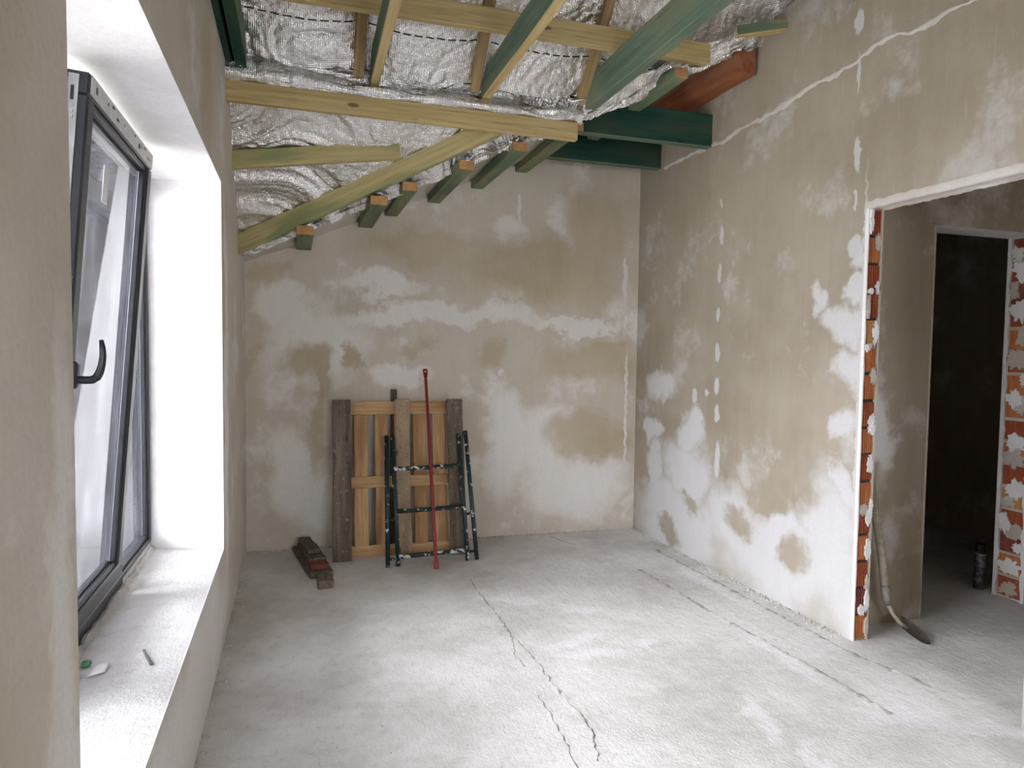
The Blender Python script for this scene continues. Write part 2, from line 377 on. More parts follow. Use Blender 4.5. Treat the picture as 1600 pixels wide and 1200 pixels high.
def beam(name, p0, p1, wdt, hgt, mats, parent=None, up=(0,0,1), fm=None, bevel=0.003, segs=10, wob=0.0015):
    """timber whose local X runs from p0 to p1 (the middle of its underside); wdt across, hgt upwards; mats by face: (side, underside, end)"""
    p0 = Vector(p0); p1 = Vector(p1); L = (p1-p0).length
    X = (p1-p0).normalized(); U = Vector(up); Y = U.cross(X).normalized(); Z = X.cross(Y)
    m = Matrix((X, Y, Z)).transposed().to_4x4(); m.translation = p0
    vs_, fs, fmi = [], [], []
    for i in range(segs+1):
        x = L*i/segs
        for (yy, zz) in ((-wdt/2, 0), (wdt/2, 0), (wdt/2, hgt), (-wdt/2, hgt)):
            j = Vector((x*3, yy*9+p0.x, zz*9+p0.y))
            vs_.append((x, yy + wob*mn.noise(j*2), zz + wob*mn.noise(j*2+Vector((5,5,5)))))
    for i in range(segs):
        a = i*4; b = a+4
        for k, mi in ((0, 1), (1, 0), (2, 0), (3, 0)):
            k2 = (k+1) % 4
            fs.append((a+k, a+k2, b+k2, b+k)); fmi.append(mi)
    fs.append((3, 2, 1, 0)); fmi.append(2); e = segs*4
    fs.append((e, e+1, e+2, e+3)); fmi.append(2)
    if len(mats) == 1: fmi = [0]*len(fmi)
    o = mesh_from(name, vs_, fs, mats, parent, fm=fmi, matrix=m if parent is None else None)
    if parent is not None: o.matrix_local = m
    if bevel: add_bevel(o, bevel)
    return o
def tube(name, pts, rad, mat, parent=None, n=10, caps=True):
    pts = [Vector(p) for p in pts]; rads = rad if isinstance(rad, (list, tuple)) else [rad]*len(pts)
    vs_, fs = [], []
    prev = None
    for i, p_ in enumerate(pts):
        d = (pts[min(i+1, len(pts)-1)] - pts[max(i-1, 0)]).normalized()
        a = Vector((1,0,0)) if prev is None and abs(d.x) < 0.9 else (Vector((0,0,1)) if prev is None else prev)
        a = (a - d*a.dot(d)).normalized(); prev = a; b = d.cross(a)
        for k in range(n):
            th = 2*math.pi*k/n
            vs_.append(p_ + (a*math.cos(th) + b*math.sin(th))*rads[i])
    for i in range(len(pts)-1):
        for k in range(n):
            k2 = (k+1) % n
            fs.append((i*n+k, i*n+k2, (i+1)*n+k2, (i+1)*n+k))
    if caps:
        fs.append(tuple(range(n))[::-1]); fs.append(tuple((len(pts)-1)*n+k for k in range(n)))
    o = mesh_from(name, vs_, fs, [mat], parent, smooth=True)
    for p_ in o.data.polygons:
        if len(p_.vertices) > 4: p_.use_smooth = False
    return o
def wall(name, P, us, zs, empty_cell, mats, reveal_mat=0):
    """P(u,z,t): t=0 room face, t=1 far face. Cells of the u,z grid for which empty_cell is true are openings."""
    vs_, fs, fm, idx = [], [], [], {}
    def V(i, j, t):
        k = (i, j, t)
        if k not in idx: idx[k] = len(vs_); vs_.append(P(us[i], zs[j], t))
        return idx[k]
    nu, nz = len(us)-1, len(zs)-1
    solid = [[not empty_cell((us[i]+us[i+1])/2, (zs[j]+zs[j+1])/2) for j in range(nz)] for i in range(nu)]
    S = lambda i, j: 0 <= i < nu and 0 <= j < nz and solid[i][j]
    for i in range(nu):
        for j in range(nz):
            if not solid[i][j]: continue
            for t in (0, 1):
                fs.append((V(i,j,t), V(i+1,j,t), V(i+1,j+1,t), V(i,j+1,t))); fm.append(0)
            for (di, dj, a, b) in ((-1,0,(i,j),(i,j+1)), (1,0,(i+1,j),(i+1,j+1)), (0,-1,(i,j),(i+1,j)), (0,1,(i,j+1),(i+1,j+1))):
                if not S(i+di, j+dj):
                    inner = 0 <= i+di < nu and 0 <= j+dj < nz
                    fs.append((V(*a,0), V(*b,0), V(*b,1), V(*a,1))); fm.append(reveal_mat if inner else 0)
    o = mesh_from(name, vs_, fs, mats, fm=fm)
    o['kind'] = 'structure'
    return o
def subdiv(a, b, n): return [a+(b-a)*i/n for i in range(n+1)]
def jag(x, s=0.0): return mn.noise(Vector((x, s, 0.37*s)))

# ================================================================ SETTING
XL = -0.353
def xr(y): return 2.776 - 0.0193*(y-2.83)          # partition face, very slightly out of square
def yb(x): return 5.322 - 0.0363*(x-XL)            # gable wall face
SILL, HEAD = 0.475, 2.312
YN, YF = 1.305, 3.718                               # window reveal edges on the room side

# floor
v, f = boxdata(-0.80, 5.4, -2.9, 7.2, -0.20, 0.0)
fl = mesh_from('floor', v, f, [M['floor']]); fl['kind'] = 'structure'

# left wall with deep window recess
def P_left(u, z, t):
    y = u
    if t == 1 and abs(u-YF) < 1e-4: y = u + 0.112
    return (XL - 0.45*t, y, z)
wl = wall('wall_left', P_left, [-2.9, 0.2, YN, YF, 4.6, 5.55], [-0.2, SILL, HEAD, 5.0],
          lambda u, z: YN < u < YF and SILL < z < HEAD, [M['wall_left'], M['reveal']], 1)
# sill mortar bed over the sill ledge
v, f = [], []
NX, NY = 10, 70
for i in range(NX+1):
    for j in range(NY+1):
        tx, ty = i/NX, j/NY
        x = XL - 0.004 - 0.34*tx
        y = YN + (YF + 0.08*tx - YN)*ty
        z = SILL + 0.004 + 0.004*mn.noise(Vector((x*9, y*9, 0))) + 0.002*mn.noise(Vector((x*30, y*30, 3)))
        if i == 0: z = SILL + 0.0005
        v.append((x, y, z))
for i in range(NX):
    for j in range(NY):
        a = i*(NY+1)+j
        f.append((a, a+1, a+NY+2, a+NY+1))
sb = mesh_from('sill_bed', v, f, [M['sill']], wl, smooth=True)

# gable wall (end wall)
def P_back(u, z, t): return (u, yb(u) + 0.3*t, z)
wb = wall('wall_back', P_back, [XL-0.45, 0.6, 1.6, 3.2], [-0.2, 2.0, 5.0], lambda u, z: False, [M['wall_back']])

# partition with rough doorway
JY, NJ, DH = 2.85, 1.965, 2.243
def P_right(u, z, t): return (xr(u) + 0.095*t, u, z)
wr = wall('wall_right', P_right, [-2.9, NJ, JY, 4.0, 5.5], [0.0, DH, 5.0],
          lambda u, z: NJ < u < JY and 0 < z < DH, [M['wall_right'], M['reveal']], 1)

# cross wall of the hall with the second doorway
D2L, D2R, D2H, W2 = 3.382, 4.212, 2.222, 2.975
def P_hall(u, z, t): return (u, W2 + 0.006*(u-2.9) + 0.19*t, z)
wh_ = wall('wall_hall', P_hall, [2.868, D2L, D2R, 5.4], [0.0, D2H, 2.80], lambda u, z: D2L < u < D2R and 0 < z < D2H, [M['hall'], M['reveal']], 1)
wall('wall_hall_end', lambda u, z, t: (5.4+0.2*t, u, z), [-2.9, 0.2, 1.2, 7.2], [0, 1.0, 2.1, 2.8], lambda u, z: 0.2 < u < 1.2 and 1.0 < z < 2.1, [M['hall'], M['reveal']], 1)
w3 = empty('fill_window_hall', (5.5, 0.7, 1.0)); w3['kind'] = 'structure'  # unseen window, added to bring more daylight into the hall
for nm, a in (('frame_rail', (0,.06,-.5,.5,0,.06)), ('frame_rail', (0,.06,-.5,.5,1.04,1.10)), ('frame_stile', (0,.06,-.5,-.44,.06,1.04)), ('frame_stile', (0,.06,.44,.5,.06,1.04))):
    box(nm, *a, M['frame'], w3)
box('pane', .025, .031, -.44, .44, .06, 1.04, M['glass'], w3)
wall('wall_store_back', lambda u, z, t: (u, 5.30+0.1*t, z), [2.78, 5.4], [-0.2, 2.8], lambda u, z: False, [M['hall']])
b_ = box('ceiling_hall', 2.80, 5.5, -2.9, 7.2, 2.8, 2.95, M['plain']); b_['kind'] = 'structure'

# rear wall (behind the viewer) with a wide unseen window, added for fill light
RX0, RX1, RZ0, RZ1 = 0.35, 2.05, 0.90, 2.30
wall('wall_rear', lambda u, z, t: (u, -2.6-0.25*t, z), [-0.8, RX0, RX1, 5.5], [-0.2, RZ0, RZ1, 5.0],
     lambda u, z: RX0 < u < RX1 and RZ0 < z < RZ1, [M['plain'], M['reveal']], 1)
w2 = empty('fill_window_rear', (1.2, -2.78, RZ0)); w2['kind'] = 'structure'
for nm, a in (('frame_rail', (-.85,.85,0,.06,0,.07)), ('frame_rail', (-.85,.85,0,.06,1.33,1.40)), ('frame_stile', (-.85,-.78,0,.06,.07,1.33)),
              ('frame_stile', (.78,.85,0,.06,.07,1.33)), ('mullion', (-.04,.04,0,.06,.07,1.33))):
    box(nm, *a, M['frame'], w2)
for a in ((-.78,-.04), (.04,.78)):
    box('pane', a[0], a[1], .025, .035, .07, 1.33, M['glass'], w2)

# roof deck closing the room above the membrane, and plain ceiling behind the viewer
b_ = box('ceiling_roof_deck', -0.8, 3.0, -2.9, 5.7, 5.0, 5.12, M['roofslab']); b_['kind'] = 'structure'
b_ = box('ceiling_rear', -0.353, 2.80, -2.6, 0.40, 3.16, 3.25, M['plain']); b_['kind'] = 'structure'

# ---- plaster ridge (old mortar line) along the partition, part of that wall
ridge = [(4.83,2.932),(4.52,2.936),(4.315,2.94),(4.17,2.935),(4.085,2.92),(3.944,2.951),(3.8,2.955),(3.684,2.952),(3.55,2.968),(3.452,2.98),(3.35,2.99),
         (3.243,3.008),(3.15,3.0),(3.053,3.007),(2.943,3.014),(2.881,3.038),(2.763,3.067),(2.68,3.04),(2.612,3.018),(2.51,3.031),(2.413,3.038),(2.3,3.03),(2.0,3.03)]
v, f = [], []
RN = 140
def rid(t):
    s = t*(len(ridge)-1); i = min(int(s), len(ridge)-2); q = s-i
    return tuple(ridge[i][k]*(1-q)+ridge[i+1][k]*q for k in (0, 1))
for i in range(RN+1):
    y, z = rid(i/RN); z += 0.012*jag(y*24, 1.3)
    hw = 0.013*(1+0.9*jag(y*17, 4.0)); pr = 0.006*(1+0.8*jag(y*21, 8.0))
    x = xr(y)
    v += [(x+0.002, y, z+hw), (x-pr, y, z+hw*0.35), (x-pr*0.8, y, z-hw*0.4), (x+0.002, y, z-hw*(1.6+jag(y*9, 2)))]
for i in range(RN):
    for k in range(3):
        a = i*4+k; f.append((a, a+1, a+5, a+4))
mesh_from('plaster_ridge', v, f, [M['bead']], wr, smooth=True)

# ---- crumbly mortar along the wall feet (nobody could count the crumbs)
def crumbs(name, path, n, spread, rmin, rmax, mat, seed, parent=None):
    rnd = random.Random(seed); v, f = [], []
    L = [0]
    for a, b in zip(path, path[1:]): L.append(L[-1] + (Vector(b)-Vector(a)).length)
    for _ in range(n):
        s = rnd.random()*L[-1]; i = max(k for k in range(len(L)-1) if L[k] <= s); q = (s-L[i])/(L[i+1]-L[i])
        p_ = Vector(path[i]).lerp(Vector(path[i+1]), q)
        dv = (Vector(path[i+1])-Vector(path[i])).normalized(); nv = Vector((dv.y, -dv.x, 0))
        p_ = p_ + nv*abs(rnd.gauss(0, spread))
        r_ = rmin + (rmax-rmin)*rnd.random()**3
        base = len(v); rot = rnd.random()*6.28
        for (cx, cy_, cz) in ((1,0,0),(-.5,.87,0),(-.5,-.87,0),(0.2,0.1,.9)):
            j = 1+0.5*(rnd.random()-.5)
            v.append((p_.x + r_*j*(cx*math.cos(rot)-cy_*math.sin(rot)), p_.y + r_*j*(cx*math.sin(rot)+cy_*math.cos(rot)), p_.z + r_*cz*j))
        f += [(base, base+1, base+3), (base+1, base+2, base+3), (base+2, base, base+3)]
    o = mesh_from(name, v, f, [mat], parent); o['kind'] = 'stuff'
    return o
o = crumbs('mortar_crumbs', [(2.728, 5.2, 0), (xr(3.9), 3.9, 0), (xr(2.87), 2.86, 0)], 900, 0.035, 0.002, 0.013, M['mortar'], 3)
tag(o, 'crumbs of pale mortar strewn along the foot of the partition', 'rubble')
o = crumbs('mortar_crumbs', [(-0.34, yb(-.34)-.004, 0), (1.2, yb(1.2)-.004, 0), (2.72, yb(2.72)-.004, 0)], 700, 0.022, 0.002, 0.014, M['mortar'], 4)
tag(o, 'crumbs of grey mortar strewn along the foot of the gable wall', 'rubble')
o = crumbs('mortar_crumbs', [(XL+.003, 2.2, 0), (XL+.003, 5.2, 0)][::-1], 500, 0.03, 0.002, 0.009, M['mortar'], 5)
# that path runs towards the viewer; keep crumbs on the room side
for vv in o.data.vertices: vv.co.x = XL + abs(vv.co.x - XL)
tag(o, 'crumbs of grit strewn along the foot of the window wall', 'rubble')
o = crumbs('floor_grit', [(0.2, 2.2, 0), (2.6, 2.2, 0), (2.6, 4.8, 0), (0.0, 4.8, 0), (0.0, 2.6, 0), (1.6, 3.4, 0)], 900, 0.4, 0.001, 0.006, M['mortar'], 6)
for vv in o.data.vertices:
    vv.co.x = min(max(vv.co.x, XL+.02), 2.68); vv.co.y = min(max(vv.co.y, 1.6), 5.1)
tag(o, 'loose grit scattered over the grey screed', 'grit')

# ---- cracks and trowel ridges in the screed: raised ragged lips with a dark slit
def crack(path, wdt, hgt, seed, mat=None):
    pts = []
    for a, b in zip(path, path[1:]):
        n = max(2, int((Vector(b)-Vector(a)).length/0.02))
        for i in range(n): pts.append(Vector(a).lerp(Vector(b), i/n))
    v, f = [], []
    for i, p_ in enumerate(pts):
        d = (pts[min(i+1, len(pts)-1)]-pts[max(i-1, 0)]).normalized(); nv = Vector((-d.y, d.x))
        s = p_.x*19+p_.y*23
        q = p_ + nv*0.014*jag(s, seed)
        w_ = wdt*max(0.15, 0.7+1.1*jag(s*1.7, seed+3)); h_ = hgt*max(0.1, 0.6+1.2*jag(s*1.3, seed+7))
        for (k, z) in ((-1, -0.001), (-.25, h_), (0.05, h_*0.9), (.2, 0.0006), (1.3, -0.001)):
            v.append((q.x+nv.x*w_*k, q.y+nv.y*w_*k, z))
    for i in range(len(pts)-1):
        for k in range(4):
            a = i*5+k; f.append((a, a+1, a+6, a+5))
    mesh_from('screed_ridge', v, f, [mat or M['screed']], fl)
crack([(1.082,4.303),(1.068,4.002),(1.082,3.632),(1.074,3.366),(1.096,3.2),(1.1,2.949),(1.095,2.733),(1.11,2.589),(1.115,2.436),(1.042,2.216)], 0.010, 0.006, 1)
crack([(1.074,3.366),(1.02,3.15),(1.03,3.0)], 0.008, 0.004, 11)
crack([(1.0,2.75),(0.99,2.5),(0.97,2.3),(.95,2.1)], 0.010, 0.005, 12)
crack([(1.955,5.143),(2.011,4.937),(2.081,4.846)], 0.010, 0.005, 13)
crack([(2.255,4.189),(2.282,3.449),(2.327,2.931),(2.363,2.524),(2.37,2.174)], 0.022, 0.006, 14)
crack([(2.6,4.6),(2.62,3.9),(2.64,3.2),(2.66,2.7),(2.75,2.3)], 0.02, 0.005, 15)

# ---- jamb of the doorway: ribbed hollow bricks, joints, ragged plaster arrises
def blob(name, plane, u, z, ru, rz, t0, t1, mat, parent, seed, n=44):
    """ragged smear of plaster lying on a jamb. plane 'y': spans x/z at y=t0..t1; plane 'x': spans y/z"""
    v, f = [], []
    for t in (t0, t1):
        for k in range(n):
            th = 2*math.pi*k/n; j = 1+0.55*jag(k*14/n*1.3, seed) + 0.30*jag(k*1.7, seed+9) + (0.10 if k % 4 == 0 else -.03)*abs(math.sin(th))
            a, c = u+ru*j*math.cos(th), z+rz*j*math.sin(th)
            v.append((a, t, c) if plane == 'y' else (t, a, c))
    f.append(tuple(range(n))); f.append(tuple(range(n, 2*n))[::-1])
    for k in range(n):
        k2 = (k+1) % n; f.append((k, k2, n+k2, n+k))
    return mesh_from(name, v, f, [mat], parent)
def arris(name, plane, u_edge, sgn, wdt, t0, t1, z0, z1, mat, parent, seed):
    v, f = [], []; n = 70
    for i in range(n+1):
        z = z0+(z1-z0)*i/n
        w_ = wdt*(1+0.55*jag(z*11, seed)+0.35*jag(z*37, seed+2))
        for (a, t) in ((u_edge, t0), (u_edge+sgn*w_, t0), (u_edge+sgn*w_, t1), (u_edge, t1)):
            v.append((a, t, z) if plane == 'y' else (t, a, z))
    for i in range(n):
        for k in range(4):
            k2 = (k+1) % 4; f.append((i*4+k, i*4+k2, i*4+4+k2, i*4+4+k))
    f.append((3, 2, 1, 0)); f.append((n*4, n*4+1, n*4+2, n*4+3))
    return mesh_from(name, v, f, [mat], parent)
def ribbed(wdt, hgt, dep, ribs):
    prof = [(0, dep)]
    for k in range(ribs):
        a = wdt*k/ribs; s = wdt/ribs
        prof += [(a, 0.005), (a+s*.08, 0), (a+s*.54, 0), (a+s*.60, 0.005)]
    prof += [(wdt, 0.004), (wdt, dep)]
    n = len(prof)
    v = [(x, y, 0) for x, y in prof] + [(x, y, hgt) for x, y in prof]
    f = [(k, (k+1) % n, n+(k+1) % n, n+k) for k in range(n)] + [tuple(range(n))[::-1], tuple(range(n, 2*n))]
    return v, f
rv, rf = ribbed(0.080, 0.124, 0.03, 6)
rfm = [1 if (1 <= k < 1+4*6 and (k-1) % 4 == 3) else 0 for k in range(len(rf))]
kinds = ['orange','plum','red','orange','red','orange','red','orange','red','orange','orange','ochre','red','red','orange','red']
protos = {}
ROW = DH/16
for i, k in enumerate(kinds):
    if k not in protos:
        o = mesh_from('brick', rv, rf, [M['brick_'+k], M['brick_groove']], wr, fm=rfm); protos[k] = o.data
    else:
        o = bpy.data.objects.new('brick', protos[k]); COL.objects.link(o); o.parent = wr
    o.location = (xr(JY)+0.008+0.002*jag(i*3.3, 5), JY-0.016+0.003*jag(i*2.1, 6), ROW*i+0.008)
    o.rotation_euler = (0, R(1.2*jag(i*1.7, 8)), 0)
for i in range(15):
    box('joint', xr(JY)+0.010, xr(JY)+0.087, JY-0.006, JY+0.004, ROW*(i+1)-0.010, ROW*(i+1)+0.010, M['joint'], wr)
xj = xr(JY)
arris('plaster_arris', 'y', xj, 1, 0.0065, JY-0.020, JY+0.004, 0.0, DH, M['reveal'], wr, 2.0)
arris('plaster_arris', 'y', xj+0.095, -1, 0.0095, JY-0.020, JY+0.004, 0.0, DH, M['plain'], wr, 6.0)
for q, (i, side, fz, ru, rz) in enumerate([(14,.8,.8,.022,.045),(13,.9,.15,.018,.03),(11,.85,.5,.022,.06),(9,.8,.9,.022,.045),(8,.75,.1,.024,.05),(6,.8,.6,.022,.05),
        (4,.35,.95,.03,.03),(4,.85,.75,.022,.05),(3,.85,.45,.02,.06),(2,.9,.15,.016,.04),(1,.5,.15,.03,.03),(1,.9,.5,.016,.06),(12,.1,.5,.010,.06),(10,.15,.95,.02,.02),
        (7,.85,.95,.02,.03),(0,.95,.5,.014,.05),(5,.95,.1,.012,.03),(15,.08,.6,.014,.07),(11,.3,.02,.016,.014),(13,.2,.02,.018,.014)]):
    blob('plaster_smear', 'y', xj+0.011+0.074*side, ROW*(i+fz), ru*0.8, rz*0.9, JY-0.0195-0.0005*q, JY-0.004, M['reveal'] if q % 3 else M['plain'], wr, q*3.7)
# rough plaster bead round the head of the doorway
v, f = [], []
n = 60
for i in range(n+1):
    y = NJ+(JY-NJ)*i/n; dz = 0.010*jag(y*25, 3)
    v += [(xr(y)-0.003, y, DH+0.035+dz), (xr(y)-0.006, y, DH+dz*0.5), (xr(y)+0.018, y, DH-0.006+dz*0.4), (xr(y)+0.03, y, DH+0.002)]
for i in range(n):
    for k in range(3): f.append((i*4+k, i*4+k+1, i*4+k+5, i*4+k+4))
mesh_from('plaster_bead', v, f, [M['bead']], wr, smooth=True)
v, f = [], []
for i in range(n+1):
    y = NJ+(JY-NJ)*i/n; dz = 0.008*jag(y*29, 13)
    v += [(xr(y)+0.078, y, DH+0.001), (xr(y)+0.088, y, DH-0.010+dz), (xr(y)+0.100, y, DH-0.006+dz), (xr(y)+0.099, y, DH+0.01)]
for i in range(n):
    for k in range(3): f.append((i*4+k, i*4+k+1, i*4+k+5, i*4+k+4))
mesh_from('plaster_bead', v, f, [M['plain']], wr, smooth=True)

# jamb of the second doorway: plain bricks, mostly smeared with mortar
yj0, yj1 = W2+0.008, W2+0.008+0.19
v0, f0 = boxdata(0, 0.03, 0, 0.135, 0, 0.118)
bp = {}
for i in range(16):
    k = ['red','orange','plum','red','ochre','red','orange','red','orange','orange','red','orange','red','plum','red','plum'][i]
    if k not in bp:
        o = mesh_from('brick', v0, f0, [M['brick_'+k]], wh_); bp[k] = o.data
    else:
        o = bpy.data.objects.new('brick', bp[k]); COL.objects.link(o); o.parent = wh_
    o.location = (D2R-0.012, yj0+0.026+0.006*jag(i*2.3, 3), 0.139*i+0.012)
for i in range(15):
    box('joint', D2R-0.006, D2R+0.004, yj0+.02, yj0+.165, 0.139*(i+1)-.008, 0.139*(i+1)+.010, M['plain'], wh_)
arris('plaster_arris', 'x', yj0-0.006, 1, 0.026, D2R-0.020, D2R+0.004, 0, D2H, M['reveal'], wh_, 21.0)
arris('plaster_arris', 'x', yj1, -1, 0.024, D2R-0.020, D2R+0.004, 0, D2H, M['reveal'], wh_, 25.0)
for q, (z, u, ru, rz) in enumerate([(.06,.5,.05,.05),(.20,.45,.07,.05),(.42,.35,.06,.05),(.47,.8,.04,.06),(.60,.7,.05,.03),(.68,.35,.06,.06),(.88,.5,.07,.06),(.98,.4,.06,.05),
        (1.20,.3,.05,.05),(1.24,.6,.05,.05),(1.48,.5,.07,.06),(1.36,.2,.03,.04),(1.62,.3,.04,.06),(1.78,.5,.07,.06),(1.90,.8,.03,.05),(2.02,.4,.07,.07),(2.12,.7,.04,.05),(.33,.15,.03,.03)]):
    blob('mortar_smear', 'x', yj0+0.02+0.15*u, z, ru, rz, D2R-0.0165-0.0004*q, D2R-0.002, M['reveal'] if q % 2 else M['plain'], wh_, q*2.9+50)
arris('plaster_arris', 'x', W2-0.003, 1, 0.02, D2L-0.002, D2L+0.006, 0, D2H, M['plain'], wh_, 31.0)

# ================================================================ WINDOW (frame, tilted sash, fixed lites)
XF = -0.70                                           # room face of the frame
win = empty('window_1', (XF, 2.56, SILL)); win['kind'] = 'structure'
tag(win, 'anthracite framed window in the deep recess with its middle sash tilted inwards')
def wbox(name, x0, x1, y0, y1, z0, z1, mat, parent=None, bevel=0.003):
    o = box(name, x0-XF, x1-XF, y0-2.56, y1-2.56, z0-SILL, z1-SILL, mat, parent or win, bevel); return o
fb, ft = SILL+0.004, HEAD-0.004
Y0, Y1 = YN+0.002, 3.822
wbox('frame_sill', XF-.075, XF, Y0, Y1, fb, fb+.060, M['frame'])
wbox('frame_head', XF-.075, XF, Y0, Y1, ft-.060, ft, M['frame'])
wbox('frame_stile', XF-.075, XF, Y1-.045, Y1, fb+.06, ft-.06, M['frame'])
wbox('frame_stile', XF-.075, XF, Y0, Y0+.045, fb+.06, ft-.06, M['frame'])
for ym in (3.175, 2.195):
    wbox('mullion', XF-.075, XF, ym-.035, ym+.035, fb+.06, ft-.06, M['frame'])
# grey film left on the frame foot
wbox('film_strip', XF, XF+.0015, 3.21, Y1-.01, fb+.012, fb+.040, M['film'], bevel=0)
for (a, b) in ((3.21, Y1-.045), (Y0+.045, 2.16)):
    p_ = wbox('pane', XF-.045, XF-.037, a, b, fb+.06, ft-.06, M['glass'], bevel=0)
    wbox('glazing_bead', XF-.034, XF-.012, a, b, fb+.06, fb+.075, M['frame'])
    wbox('glazing_bead', XF-.034, XF-.012, a, b, ft-.075, ft-.06, M['frame'])
    wbox('glazing_bead', XF-.034, XF-.012, a, a+.014, fb+.075, ft-.075, M['frame'])
    wbox('glazing_bead', XF-.034, XF-.012, b-.014, b, fb+.075, ft-.075, M['frame'])
# tilted sash: hinge line along its foot
S0, S1 = 2.238, 3.122; SH = 1.715; ZB = 0.556
sash = empty('sash', (0, S0-2.56, ZB-SILL), (0, R(4.65), 0)); sash.parent = win
def sbox(name, x0, x1, y0, y1, z0, z1, mat, bevel=0.003):
    return box(name, x0, x1, y0, y1, z0, z1, mat, sash, bevel)
SW = S1-S0; TH = 0.062; PR = 0.062
sbox('sash_rail', -TH, .012, 0, SW, 0, PR, M['frame'], .006)
sbox('sash_rail', -TH, .012, 0, SW, SH-PR, SH, M['frame'], .006)
sbox('sash_stile', -TH, .012, 0, PR, PR, SH-PR, M['frame'], .006)
sbox('sash_stile', -TH, .012, SW-PR, SW, PR, SH-PR, M['frame'], .006)
sbox('film_strip', .012, .0135, .012, SW-.006, SH-.057, SH-.003, M['film'], 0)
for i, (y_, w_, h_) in enumerate(((.06,.020,.026),(.19,.012,.012),(.24,.03,.010),(.30,.03,.010),(.40,.012,.010),(.55,.016,.010),(.62,.026,.022),(.67,.008,.018),(.71,.03,.010),(.77,.05,.008))):
    sbox('print_mark', .0135, .014, y_, y_+w_, SH-.040+.010*(i % 3), SH-.040+.010*(i % 3)+h_*.8, M['ink'] if i in (1,2,3,5,6,7) else M['frame'], 0)
# inner glazing beads with gasket
for a in ((PR, SW-PR, PR, PR+.020), (PR, SW-PR, SH-PR-.020, SH-PR)):
    sbox('glazing_bead', -.020, .002, a[0], a[1], a[2], a[3], M['frame'])
for a in ((PR, PR+.020), (SW-PR-.020, SW-PR)):
    sbox('glazing_bead', -.020, .002, a[0], a[1], PR+.020, SH-PR-.020, M['frame'])
for a in ((PR+.02, SW-PR-.02, SH-PR-.026, SH-PR-.020), (PR+.02, SW-PR-.02, PR+.020, PR+.026)):
    sbox('gasket', -.022, -.016, *a, M['gasket'], 0)
sbox('spacer', -.040, -.026, PR+.02, SW-PR-.02, SH-PR-.050, SH-PR-.024, M['spacer'], 0)
sbox('sash_pane', -.026, -.022, PR, SW-PR, PR, SH-PR, M['glass'], 0)
sbox('sash_pane', -.044, -.040, PR, SW-PR, PR, SH-PR, M['glass'], 0)
# label stuck to the glass
sbox('glass_sticker', -.0218, -.0212, .34, .40, SH-.30, SH-.18, M['paper'], 0)
# groove hardware on the open edge, and outer rebate lip
sbox('espagnolette', -.040, -.014, -.0035, 0.0, .03, SH-.012, M['hardware'], 0)
sbox('outer_lip', -TH-.022, -TH+.002, 0.004, 0.05, 0, SH-.018, M['frame'])
for z_ in (SH-.10, SH-.115, SH-.13):
    o = tube('hardware_pin', [(-.027, -.003, z_), (-.027, -.010, z_)], .006, M['hardware'], sash, 8)
sbox('hardware_slot', -.032, -.024, -.0045, -.003, SH-.085, SH-.045, M['gasket'], 0)
# lever handle
hz = 0.86
sbox('handle_rose', .012, .030, .014, .046, hz-.040, hz+.040, M['handle'], .006)
tube('handle_lever', [(.028,.030,hz-.012),(.050,.030,hz-.012),(.066,.030,hz-.010),(.077,.030,hz-.001),(.083,.030,hz+.014),(.087,.030,hz+.035),(.0885,.030,hz+.060),(.086,.030,hz+.085),(.081,.030,hz+.108)],
     [.0115,.0115,.012,.012,.0115,.0105,.0095,.0085,.006], M['handle'], sash, 10)
# foam and mortar squeezed along the frame foot
v, f = [], []
n = 110
for i in range(n+1):
    y = YN+0.01+(3.80-YN)*i/n
    wv = 0.022*(1+0.7*jag(y*15, 3.1)); hv = 0.020*(1+0.8*jag(y*19, 7.7))
    v += [(XF-.002, y, SILL+hv), (XF+wv*.5, y, SILL+hv*.95+.004), (XF+wv, y, SILL+.006), (XF+wv*1.2, y, SILL-.002)]
for i in range(n):
    for k in range(3): f.append((i*4+k, i*4+k+1, i*4+k+5, i*4+k+4))
o = mesh_from('mortar_bead', [(a-XF, b-2.56, c-SILL) for a, b, c in v], f, [M['mortar']], win)
v, f = [], []
for i in range(n+1):
    z = SILL+(HEAD-SILL)*i/n; wv = 0.010*(1+0.8*jag(z*23, 9.1))
    v += [(XF-.004, 3.832, z), (XF+.004+wv*.4, 3.822-wv*.4, z), (XF+.002, 3.815, z)]
for i in range(n):
    for k in range(2): f.append((i*3+k, i*3+k+1, i*3+k+4, i*3+k+3))
mesh_from('mortar_bead', [(a-XF, b-2.56, c-SILL) for a, b, c in v], f, [M['mortar']], win)

